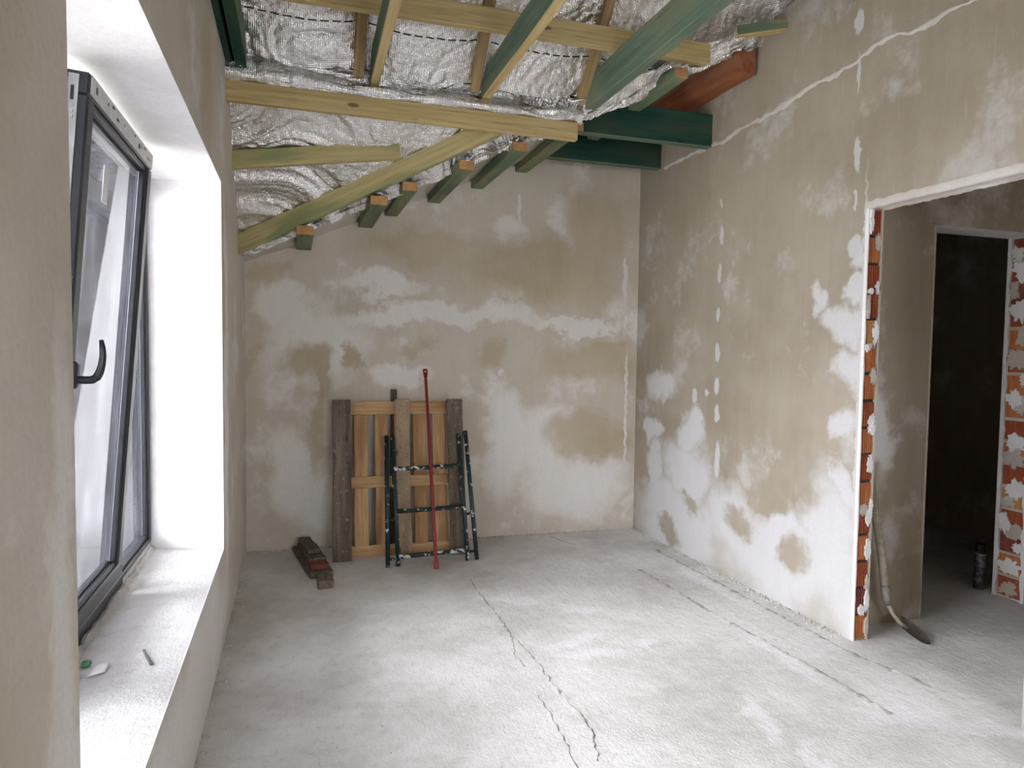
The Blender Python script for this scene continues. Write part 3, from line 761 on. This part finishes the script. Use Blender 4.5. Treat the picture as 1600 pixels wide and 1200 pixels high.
# ================================================================ ROOF: foil membrane and timbers
def zA(y): return 2.219 + 1.1*(4.755-y)
def zB(x): return 2.25 + 0.42*x
def crease(x): return 4.755 - (zB(x)-2.219)/1.1
RAFT = [-0.34, 0.338, 1.005, 1.68, 2.36]
def foil_sheet(name, x0, x1, nx, ny, yfun, zfun, amp, seed, dash=None, aniso=(7, 16), sag=0.0, ang=0.0):
    me_v, f, uvs = [], [], []
    for i in range(nx+1):
        x = x0+(x1-x0)*i/nx
        ya, yb_ = yfun(x)
        for j in range(ny+1):
            y = ya+(yb_-ya)*j/ny
            z = zfun(x, y)
            aa = ang + 0.8*mn.noise(Vector((x*1.1, y*1.3, seed+4.0))); ca, sa = math.cos(aa), math.sin(aa)
            uu, vv_ = x*ca+y*sa, -x*sa+y*ca
            q = Vector((uu*aniso[0], vv_*aniso[1], seed))
            q = q + 0.5*mn.noise_vector(q*0.5)
            r1 = max(0.0, 1-abs(mn.noise(q))*2.2)**2; r2 = max(0.0, 1-abs(mn.noise(q*2.1+Vector((3,1,seed))))*2.2)**2
            r3 = max(0.0, 1-abs(mn.noise(q*4.3+Vector((7,2,seed))))*2.2)**2
            lo = mn.noise(Vector((x*2.1, y*2.6, seed*1.7)))
            k1 = min(1.0, max(0.12, 0.45+1.5*lo)); k2 = min(1.0, max(0.2, 0.5-1.4*lo))
            d = amp*(1.1*r1*k1+0.5*r2*k1+0.25*r3*k2) + amp*1.4*mn.noise(q*0.35)
            s_ = 0
            if sag:
                for a, b in zip(RAFT, RAFT[1:]):
                    if a <= x < b: s_ = sag*math.sin(math.pi*(x-a)/(b-a))**0.6
            z2 = z + d + (sag*0.5 - s_)*0.8; y2 = y + 0.7*d
            me_v.append((x, y2, z2)); uvs.append((x, (z-2.0)*1.35 if zfun is not zBf else y))
    for i in range(nx):
        for j in range(ny):
            a = i*(ny+1)+j; f.append((a, a+1, a+ny+2, a+ny+1))
    me = bpy.data.meshes.new(name); me.from_pydata(me_v, [], f)
    uvl = me.uv_layers.new(name='UVMap')
    for l in me.loops: uvl.data[l.index].uv = uvs[l.vertex_index]
    for p_ in me.polygons: p_.use_smooth = True
    me.materials.append(foil_mat(dash)); me.update()
    o = bpy.data.objects.new(name, me); COL.objects.link(o)
    return o
def zAf(x, y): return min(zA(y), 3.47+1.3*(2.80-x))
def zBf(x, y): return zB(x)
DASH = (zA(3.835)-2.0)*1.35
o = foil_sheet('foil_membrane', -0.352, 2.0, 260, 130, lambda x: (crease(x)+0.03, 4.0), zAf, 0.017, 1.0, None, (3.0, 11), 0.0, 0.9)
tag(o, 'crumpled silver foil filling the corner under the lowest joist, above the valley rafter', 'foil')
o = foil_sheet('foil_membrane', -0.352, 2.76, 300, 80, lambda x: (4.0 if x < 1.95 else min(4.03, crease(x)+0.03), 3.57), zAf, 0.012, 7.0, DASH, (4, 10), 0.05, -0.5)
tag(o, 'silver foil sagging between the brown rafters, with a dashed black line', 'foil')
o = foil_sheet('foil_membrane', -0.352, 2.76, 120, 60, lambda x: (3.60, 2.23), zAf, 0.012, 13.0, (zA(3.50)-2.0)*1.35, (5, 9), 0.04)
for vv in o.data.vertices: vv.co.z -= 0.012
tag(o, 'uppermost silver foil sheet above the higher yellow joist', 'foil')
o = foil_sheet('foil_membrane', -0.352, 2.745, 120, 50, lambda x: (yb(x)-0.003, crease(x)-0.01), zBf, 0.005, 19.0, None, (4, 4))
tag(o, 'smooth silver foil over the short purlins along the sloping gable top', 'foil')
o = foil_sheet('foil_membrane', -0.352, 2.76, 40, 40, lambda x: (0.3, 2.25), lambda x, y: 5.0-1.0*(2.25-y), 0.02, 23.0, None)
tag(o, 'silver foil on the opposite roof slope, above the plain rear ceiling', 'foil')

# bunched foil rolled along the top of the lower joist
v, f = [], []
n, mN = 220, 9
for i in range(n+1):
    x = -0.36 + 2.05*i/n
    fat = 1.0 + 0.5*jag(x*2.2, 2) + (0.55 if x < 0.3 else 0.0)*max(0, 1-(x+.36)/.6)
    for k in range(mN+1):
        th = math.pi*(1.12*k/mN - 0.06)
        r_ = 0.050*fat*(1+0.22*math.sin(k*2.1+jag(x*3, 5)*6) + 0.18*jag(x*9+k*1.3, 9))
        zz = 2.900 + 0.050*fat*0.9 - r_*math.cos(th); yy = 4.03 - r_*math.sin(th)*0.9
        if zz < 2.912: yy = max(yy, 4.003)
        v.append((x, yy, max(zz, 2.899)))
for i in range(n):
    for k in range(mN):
        a = i*(mN+1)+k; f.append((a, a+1, a+mN+2, a+mN+1))
o = mesh_from('foil_fold', v, f, [foil_mat()], smooth=True)
uvl = o.data.uv_layers.new(name='UVMap')
for l in o.data.loops:
    c = o.data.vertices[l.vertex_index].co; uvl.data[l.index].uv = (c.x, c.z*1.3+c.y)
tag(o, 'bunched silver foil rolled along the top of the lower yellow joist', 'foil')
# crumpled foil flap where the membrane ends against the purlins near the partition
v, f = [], []
n, mN = 60, 8
for i in range(n+1):
    t_ = i/n; x = 1.62+0.95*t_; y = 4.06-0.42*t_; z = zB(x)+0.02
    for k in range(mN+1):
        s = k/mN
        q = Vector((x*8, s*5, 2.0))
        v.append((x-0.02*s, y-0.07*s+0.03*mn.noise(q), z + 0.12*s*(0.8+0.5*mn.noise(q*0.7)) - 0.035 + 0.030*mn.noise(q*1.7)))
for i in range(n):
    for k in range(mN):
        a = i*(mN+1)+k; f.append((a, a+1, a+mN+2, a+mN+1))
o = mesh_from('foil_flap', v, f, [foil_mat()], smooth=True)
uvl = o.data.uv_layers.new(name='UVMap')
for l in o.data.loops:
    c = o.data.vertices[l.vertex_index].co; uvl.data[l.index].uv = (c.x, c.z*1.3+c.y)
tag(o, 'creased silver foil flap hanging beside the deep green beams', 'foil')

# joists running across the room
o = beam('joist', (XL-0.02, 4.022, 2.806), (1.66, 4.022, 2.798), 0.045, 0.106, [M['pine'], M['pine'], M['pine']]); tag(o, 'long yellow pine joist crossing below the bunched foil', 'joist')
o = beam('joist', (XL-0.02, 3.645, 3.205), (2.34, 3.645, 3.205), 0.05, 0.115, [M['pine'], M['pine'], M['pine']]); tag(o, 'higher yellow pine joist beside the dashed foil seam', 'joist')
# joists running away from the viewer, sitting on the lower joist
def jst(x, wdt, hgt, mats, label, x2=None, zb=2.985):
    o = beam('ceiling_joist', (x2 if x2 is not None else x, 0.45, zb), (x, 4.035, zb), wdt, hgt, mats, segs=16); tag(o, label, 'joist'); return o
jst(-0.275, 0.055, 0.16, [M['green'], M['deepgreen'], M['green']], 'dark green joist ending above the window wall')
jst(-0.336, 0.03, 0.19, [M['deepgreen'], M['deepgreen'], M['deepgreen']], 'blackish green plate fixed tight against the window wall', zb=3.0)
jst(0.425, 0.052, 0.15, [M['green'], M['pine'], M['pine']], 'joist with green sides and yellow underside, nearest the window', 0.37)
jst(1.075, 0.055, 0.15, [M['green'], M['pine'], M['pine']], 'joist with green sides and yellow underside, between the other two sloping joists', 1.075)
jst(1.735, 0.065, 0.19, [M['green'], M['green'], M['green']], 'wide grey-green joist nearest the partition', 1.75)
# rafters following the roof slope under the foil
for x, lab in zip(RAFT[1:4], ('brown rafter behind the joist nearest the window', 'brown rafter behind the middle yellow-bottomed joist', 'brown rafter behind the wide grey-green joist')):
    y0, y1 = 4.0, 2.3
    o = beam('rafter', (x, y0, zA(y0)-0.045), (x, y1, zA(y1)-0.045), 0.055, 0.09, [M['brownraft'], M['brownraft'], M['brownraft']], up=(0, 1.1, 1))
    tag(o, lab, 'rafter')
# valley rafter, jack timber
o = beam('valley_rafter', (XL-0.01, 4.780, 2.088), (1.20, 4.120, 2.815), 0.050, 0.112, [M['pine_green'], M['pine_green'], M['pine']]); tag(o, 'yellow valley rafter climbing from the window wall to the lower joist', 'rafter')
o = beam('jack_timber', (XL-0.01, 4.37, 2.532), (0.615, 4.300, 2.660), 0.05, 0.100, [M['pine_green'], M['pine_green'], M['pine']]); tag(o, 'short greenish timber running from the window wall to the valley rafter', 'timber')
# purlin ends projecting from the gable wall
stubs = [(.055,.105,2.208,4.56,'stubgreen','first short purlin stub above the gable wall, nearest the window'),
         (.495,.105,2.395,4.395,'stubgreen','second short green purlin stub from the window wall'),
         (.685,.095,2.492,4.375,'olive','third purlin stub from the window wall, close beside the second'),
         (1.008,.095,2.612,4.20,'stubgreen','fourth purlin stub from the window wall, green with an orange sawn end'),
         (1.345,.095,2.745,4.16,'olive','fifth purlin stub from the window wall, olive and long'),
         (1.70,.10,2.898,4.12,'olive','sixth purlin stub, its end meeting the lower joist')]
for (x, wdt, z, ye, k, lab) in stubs:
    o = beam('purlin', (x, ye, z), (x, yb(x)+0.01, z+0.004), wdt, 0.055, [M[k], M[k], M['cutend']], segs=6)
    tag(o, lab, 'purlin', 'purlin stubs on the gable wall')
o = beam('purlin', (2.15, 3.62, 3.10), (2.15, yb(2.15)+.01, 3.10), 0.085, 0.06, [M['olive'], M['olive'], M['cutend']], segs=8); tag(o, 'long olive purlin running above the deep green beams', 'purlin', 'purlin stubs on the gable wall')
# deep green beams let into the partition
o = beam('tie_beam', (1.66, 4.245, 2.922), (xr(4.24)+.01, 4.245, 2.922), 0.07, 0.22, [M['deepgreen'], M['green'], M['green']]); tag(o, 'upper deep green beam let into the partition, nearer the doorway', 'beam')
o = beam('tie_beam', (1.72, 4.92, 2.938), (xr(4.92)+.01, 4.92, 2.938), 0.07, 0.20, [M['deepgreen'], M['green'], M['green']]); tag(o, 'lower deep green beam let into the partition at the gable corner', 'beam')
o = beam('primed_timber', (2.665, 3.735, 3.235), (2.655, 4.90, 3.235), 0.15, 0.15, [M['redbeam'], M['redbeam'], M['redbeam']]); tag(o, 'reddish brown primed timber lying against the partition', 'beam')
o = beam('timber_offcut', (2.50, 3.60, 3.37), (2.78, 3.50, 3.41), 0.06, 0.06, [M['olive'], M['pine'], M['pine']]); tag(o, 'small timber offcut tucked under the foil above the reddish beam', 'timber')

# ================================================================ OBJECTS
# ---- pallet leaning on the gable wall
PW, PH = 0.955, 1.150
pal = empty('wooden_pallet', (0.240, 4.885, 0.0), (R(-12.2), 0, R(-2.0)))
tag(pal, 'wooden pallet of honey and weathered grey boards leaning on the gable wall', 'pallet')
def pbox(name, x0, x1, y0, y1, z0, z1, mat, vertical=True, seed=0):
    """board with its length along local X of its own mesh, edges a little uneven"""
    if vertical: return beam(name, ((x0+x1)/2, (y0+y1)/2, z0) if 0 else ((x0+x1)/2, y1, z0), ((x0+x1)/2+0.004*jag(seed, 1), y1, z1), x1-x0, y1-y0, [mat], pal, up=(0,-1,0), segs=8, wob=0.004)
    return beam(name, (x0, y1, (z0+z1)/2), (x1, y1, (z0+z1)/2+0.003*jag(seed, 2)), z1-z0, y1-y0, [mat], pal, up=(0,-1,0), segs=8, wob=0.004)
for i, (a, b, m_) in enumerate(((0,.128,'pal_grey'), (.448,.552,'pal_tan'), (.835,.955,'pal_grey'))):
    pbox('bottom_board', a, b, 0, .020, 0, PH, M[m_], True, i*3.1)
for i, (a, b) in enumerate(((0,.10), (.448,.548), (.855,.955))):
    for j, z in enumerate((0, .50, PH-.10)):
        o = box('block', a+.006, b-.006, .020, .088, z+.004, z+.096, M['pal_grey'] if i != 1 else M['pal_tan'], pal, .003)
for i, (z0, z1) in enumerate(((0,.098), (.510,.592), (PH-.100,PH-.004))):
    pbox('stringer_board', .012, PW-.012, .088, .108, z0, z1, M['pal_new'], False, 20+i)
for i, (a, b) in enumerate(((.0,.098), (.155,.252), (.308,.402), (.450,.545), (.590,.685), (.738,.835), (.878,.955))):
    pbox('deck_board', a, b, .108, .128, 0, PH, M['pal_new'] if i else M['pal_grey'], True, 40+i)
o = beam('batten', (.700, 5.236, 0.0), (.708, 5.262, 1.190), 0.045, 0.016, [M['oldplank']], up=(0,-1,0)); tag(o, 'dark batten standing behind the pallet with its tip showing', 'batten')

# ---- folded builder's trestle leaning on the pallet
tr = empty('folding_trestle', (0.9, 4.68, 0)); tag(tr, 'folded tubular trestle painted dark green with white splashes, leaning on the pallet', 'trestle')
def tp(x, y, z): return (x-0.9, y-4.68, z)
ZT = 0.86
def leg(x0, x1, yo, m_, z1=ZT, yt=5.01):
    t_ = tube('leg', [tp(x0, 4.68+yo, 0.004), tp(x0*.5+x1*.5, (4.68+yt)/2+yo, z1*.5), tp(x1, yt+yo, z1)], .0165, M[m_], tr, 12)
    tube('leg_plug', [tp(x1, yt+yo, z1-.002), tp(x1+.0003, yt+.0005+yo, z1+.006)], .0140, M['gasket'], t_, 10)
leg(.594, .625, -.005, 'tube', ZT, 5.035); leg(.664, .668, 0.0, 'tube', ZT, 5.03); leg(1.157, 1.158, 0.0, 'tube', .862, 5.015); leg(1.226, 1.210, 0.010, 'tube', .885, 5.005)
def fx(xa, xb, z): return xa + (xb-xa)*z/ZT
for (z, m_, dz) in ((.635,'tube_splash',.008), (.352,'tube',.010), (.062,'tube_splash',.012)):
    y = 4.68+.33*z/ZT
    tube('crossbar', [tp(fx(.664,.668,z), y, z), tp(fx(1.157,1.160,z), y, z+dz)], .0155, M[m_], tr, 12)
for (z, m_) in ((.30,'tube'), (.05,'tube')):
    y = 4.68+.33*z/ZT+.03
    tube('crossbar', [tp(fx(.594,.625,z), y-.03, z), tp(fx(.664,.668,z), y-.03, z)], .010, M[m_], tr, 10)
    tube('crossbar', [tp(fx(1.157,1.160,z), y-.03, z+.01), tp(fx(1.215,1.203,z), y-.015, z+.01)], .010, M[m_], tr, 10)

# ---- red scaffold brace with flattened, drilled ends
rb = empty('scaffold_brace', (0.902, 4.53, 0)); tag(rb, 'slim red metal brace with flattened drilled ends leaning across the trestle', 'brace')
A_ = Vector((0.0, 0.0, 0.010)); B_ = Vector((0.022, 0.60, 1.350))
dd = (B_-A_).normalized()
tube('brace_tube', [A_+dd*.075, A_+dd*.09, A_+dd*.5, B_-dd*.5, B_-dd*.09, B_-dd*.075], .0115, M['redpaint'], rb, 12)
def flat_end(p0, p1):
    X = (p1-p0).normalized(); Yv = Vector((1,0,0)); Yv = (Yv-X*Yv.dot(X)).normalized(); N = X.cross(Yv)
    L = (p1-p0).length
    # plate outline with a hole: ring of quads between hole and outline
    out, hole = [], []
    n = 16; hc = L-.022
    def outline(th):
        c, s = math.cos(th), math.sin(th)
        r = min(.0185/max(abs(s), 1e-3), (L-hc)/max(c, 1e-3) if c > 0 else hc/max(-c, 1e-3))
        return hc+r*c, r*s
    v = []
    for t_ in (-.0025, .0025):
        for k in range(n):
            a, b = outline(2*math.pi*k/n); v.append(p0+X*a+Yv*b*(0.62+0.38*min(1, max(0, a/L*1.4)))+N*t_)
        for k in range(n):
            th = 2*math.pi*k/n; v.append(p0+X*(hc+.0065*math.cos(th))+Yv*.0065*math.sin(th)+N*t_)
    f = []
    for k in range(n):
        k2 = (k+1) % n
        f += [(k, k2, n+k2, n+k), (2*n+k, 3*n+k, 3*n+k2, 2*n+k2), (k, 2*n+k, 2*n+k2, k2), (n+k, n+k2, 3*n+k2, 3*n+k)]
    mesh_from('flattened_end', v, f, [M['redpaint']], rb)
flat_end(A_+dd*.085, A_); flat_end(B_-dd*.085, B_)

# ---- old plank offcuts on the floor by the window wall
def plank(name, p0, p1, wdt, hgt, mat, label, cat='plank'):
    o = beam(name, p0, p1, wdt, hgt, [M[mat]], segs=12, wob=0.006); tag(o, label, cat); return o
plank('old_plank', (.045, 5.24, .002), (.155, 4.58, .002), .150, .040, 'oldplank', 'broad dirty plank lying on the floor at the bottom of the small pile')
plank('plank_offcut', (.060, 5.18, .043), (.135, 4.74, .043), .115, .040, 'oldplank', 'dirty plank offcut lying on the broad plank')
plank('plank_offcut', (.128, 4.735, .043), (.145, 4.63, .043), .120, .030, 'redwood', 'short reddish offcut lying at the front of the plank pile')
plank('short_batten', (.050, 5.20, .084), (.115, 4.86, .084), .080, .030, 'oldplank', 'small dusty batten topmost on the plank pile')
plank('wood_block', (.168, 4.50, .001), (.174, 4.36, .001), .095, .050, 'pal_grey', 'small grey wood block lying before the plank pile', 'block')

# ---- shovel in the hall corner
sh = empty('shovel', (3.0, 2.85, 0)); tag(sh, 'dusty shovel leaning in the hall corner behind the brick jamb', 'shovel')
def sp_(x, y, z): return (x-3.0, y-2.85, z)
tube('shaft', [sp_(2.893, 2.955, 1.30), sp_(2.918, 2.935, 1.0), sp_(2.955, 2.905, .70), sp_(2.990, 2.87, .40), sp_(3.003, 2.853, .24)], [.018,.020,.021,.022,.022], M['shaft'], sh, 12)
tube('socket', [sp_(3.0015, 2.855, .27), sp_(3.006, 2.850, .20), sp_(3.012, 2.842, .165)], [.025,.024,.017], M['steel'], sh, 12)
tube('neck', [sp_(3.010, 2.845, .175), sp_(3.025, 2.822, .125), sp_(3.045, 2.795, .085), sp_(3.065, 2.77, .058)], [.013,.010,.011,.014], M['shaft'], sh, 10)
v, f = [], []
ax_ = Vector((3.125-3.045, 2.690-2.795, 0)).normalized(); sd = Vector((-ax_.y, ax_.x, 0))
NL, NWD = 10, 8
for t_ in (0, .004):
    for i in range(NL+1):
        s = i/NL; c = Vector((3.045, 2.795, .070)).lerp(Vector((3.130, 2.680, .004)), s)
        hw = .085*math.sqrt(max(0.02, 1-max(0, (s-.45)/.55)**2))*(0.75+.25*min(1, s*4))
        for k in range(NWD+1):
            q = -1+2*k/NWD
            z_ = c.z + .028*q*q*(1-s*.8) + t_
            p_ = c + sd*hw*q
            v.append(sp_(p_.x, p_.y, max(.001, z_)))
m0 = (NL+1)*(NWD+1)
for i in range(NL):
    for k in range(NWD):
        a = i*(NWD+1)+k
        f += [(a, a+1, a+NWD+2, a+NWD+1), (m0+a, m0+a+1, m0+a+NWD+2, m0+a+NWD+1)]
mesh_from('blade', v, f, [M['steel']], sh, smooth=True)

# ---- spray foam can
def lathe(name, prof, mat, parent, n=24):
    v, f = [], []
    for (r_, z) in prof:
        for k in range(n):
            th = 2*math.pi*k/n; v.append((r_*math.cos(th), r_*math.sin(th), z))
    for i in range(len(prof)-1):
        for k in range(n):
            k2 = (k+1) % n; f.append((i*n+k, i*n+k2, (i+1)*n+k2, (i+1)*n+k))
    f.append(tuple(range(n))[::-1]); f.append(tuple((len(prof)-1)*n+k for k in range(n)))
    o = mesh_from(name, v, f, [mat], parent, smooth=True); return o
can = empty('foam_can', (4.205, 3.270, 0)); tag(can, 'grey printed spray foam can standing by the far brick jamb', 'can')
lathe('can_body', [(.030,0),(.0325,.004),(.0325,.225),(.031,.232),(.026,.240)], M['can'], can)
lathe('can_cap', [(.026,.240),(.029,.242),(.029,.285),(.026,.292)], M['gasket'], can)
lathe('can_rim', [(.0335,.222),(.0340,.226),(.0335,.230)], M['hardware'], can)

# ---- scraps on the sill
o = tube('wall_plug', [(-.486,2.500,.487),(-.478,2.478,.486),(-.466,2.446,.486),(-.452,2.408,.486),(-.445,2.390,.487)], [.005,.004,.006,.0045,.006], M['screw'], None, 8)
tag(o, 'small grey screw lying on the white window ledge', 'screw')
v, f = [], []
for i in range(5):
    for j in range(5):
        a, b = i/4, j/4
        x = -.612+.042*a; y = 2.350+.060*b+.014*a
        v.append((x, y, .486+.006*math.sin(a*3)*b+.002*a))
for i in range(4):
    for j in range(4): f.append((i*5+j, i*5+j+1, i*5+j+6, i*5+j+5))
o = mesh_from('paper_scrap', v, f, [M['paper']], smooth=True); md = o.modifiers.new('thick', 'SOLIDIFY'); md.thickness = .001
tag(o, 'white paper scrap lying on the window ledge', 'paper')
v, f = boxdata(-.652, -.625, 2.425, 2.455, .482, .494)
o = mesh_from('plastic_scrap', [(a+.006*jag(a*90+c*50, b), b+.006*jag(b*80+c*40, a), c) for a, b, c in v], f, [M['greenbit']]); add_bevel(o, .004, 2)
tag(o, 'green plastic scrap on the window ledge beside the frame', 'scrap')

# ================================================================ OUTDOORS (seen only through the glass)
o = box('ground', -40, -0.8, -20, 40, -3.3, -3.0, M['lawn']); o['kind'] = 'structure'
wing = empty('house_wing', (-2.9, 8.6, -3.0)); tag(wing, 'pale house wing clad in upright profiled sheets seen through the window glass', 'building')
box('wing_body', -2.4, 1.9, .03, 4, 0, 8.0, M['gap'], wing)
v0, f0 = boxdata(0, .086, 0, .03, 0, 8.0)
first = None
for i in range(39):
    if first is None:
        q = mesh_from('sheet_panel', v0, f0, [M['sheet']], wing); first = q.data; add_bevel(q, .01)
    else:
        q = bpy.data.objects.new('sheet_panel', first); COL.objects.link(q); q.parent = wing
    q.location = (-2.4+.110*i, 0.0, 0)
sr = random.Random(9)
def shrub(loc, rad, hgt, label):
    root = empty('garden_shrub', loc); tag(root, label, 'shrub')
    v, f = [], []
    for _ in range(700):
        d = Vector((sr.gauss(0,1), sr.gauss(0,1), sr.gauss(0,1))).normalized()*(0.55+.45*sr.random())
        c = Vector((d.x*rad, d.y*rad, hgt*(.55+.45*d.z)))
        a = Vector((sr.gauss(0,1), sr.gauss(0,1), sr.gauss(0,1))).normalized(); b = a.cross(d).normalized()
        s = .07+.06*sr.random(); k = len(v)
        v += [c-a*s, c-b*s*.5, c+a*s, c+b*s*.5]; f.append((k, k+1, k+2, k+3))
    mesh_from('foliage', v, f, [M['leaf']], root)
    tube('stem', [(0,0,0), (0.02,0,hgt*.5), (0,0.02,hgt*.8)], [.05,.04,.02], M['bark'], root, 8)
shrub((-3.9, 7.2, -3.0), .9, 3.6, 'pale green shrub outside the window before the clad wing')
shrub((-6.9, 7.6, -3.0), 1.1, 4.6, 'taller green shrub outside the window, farther from the house')
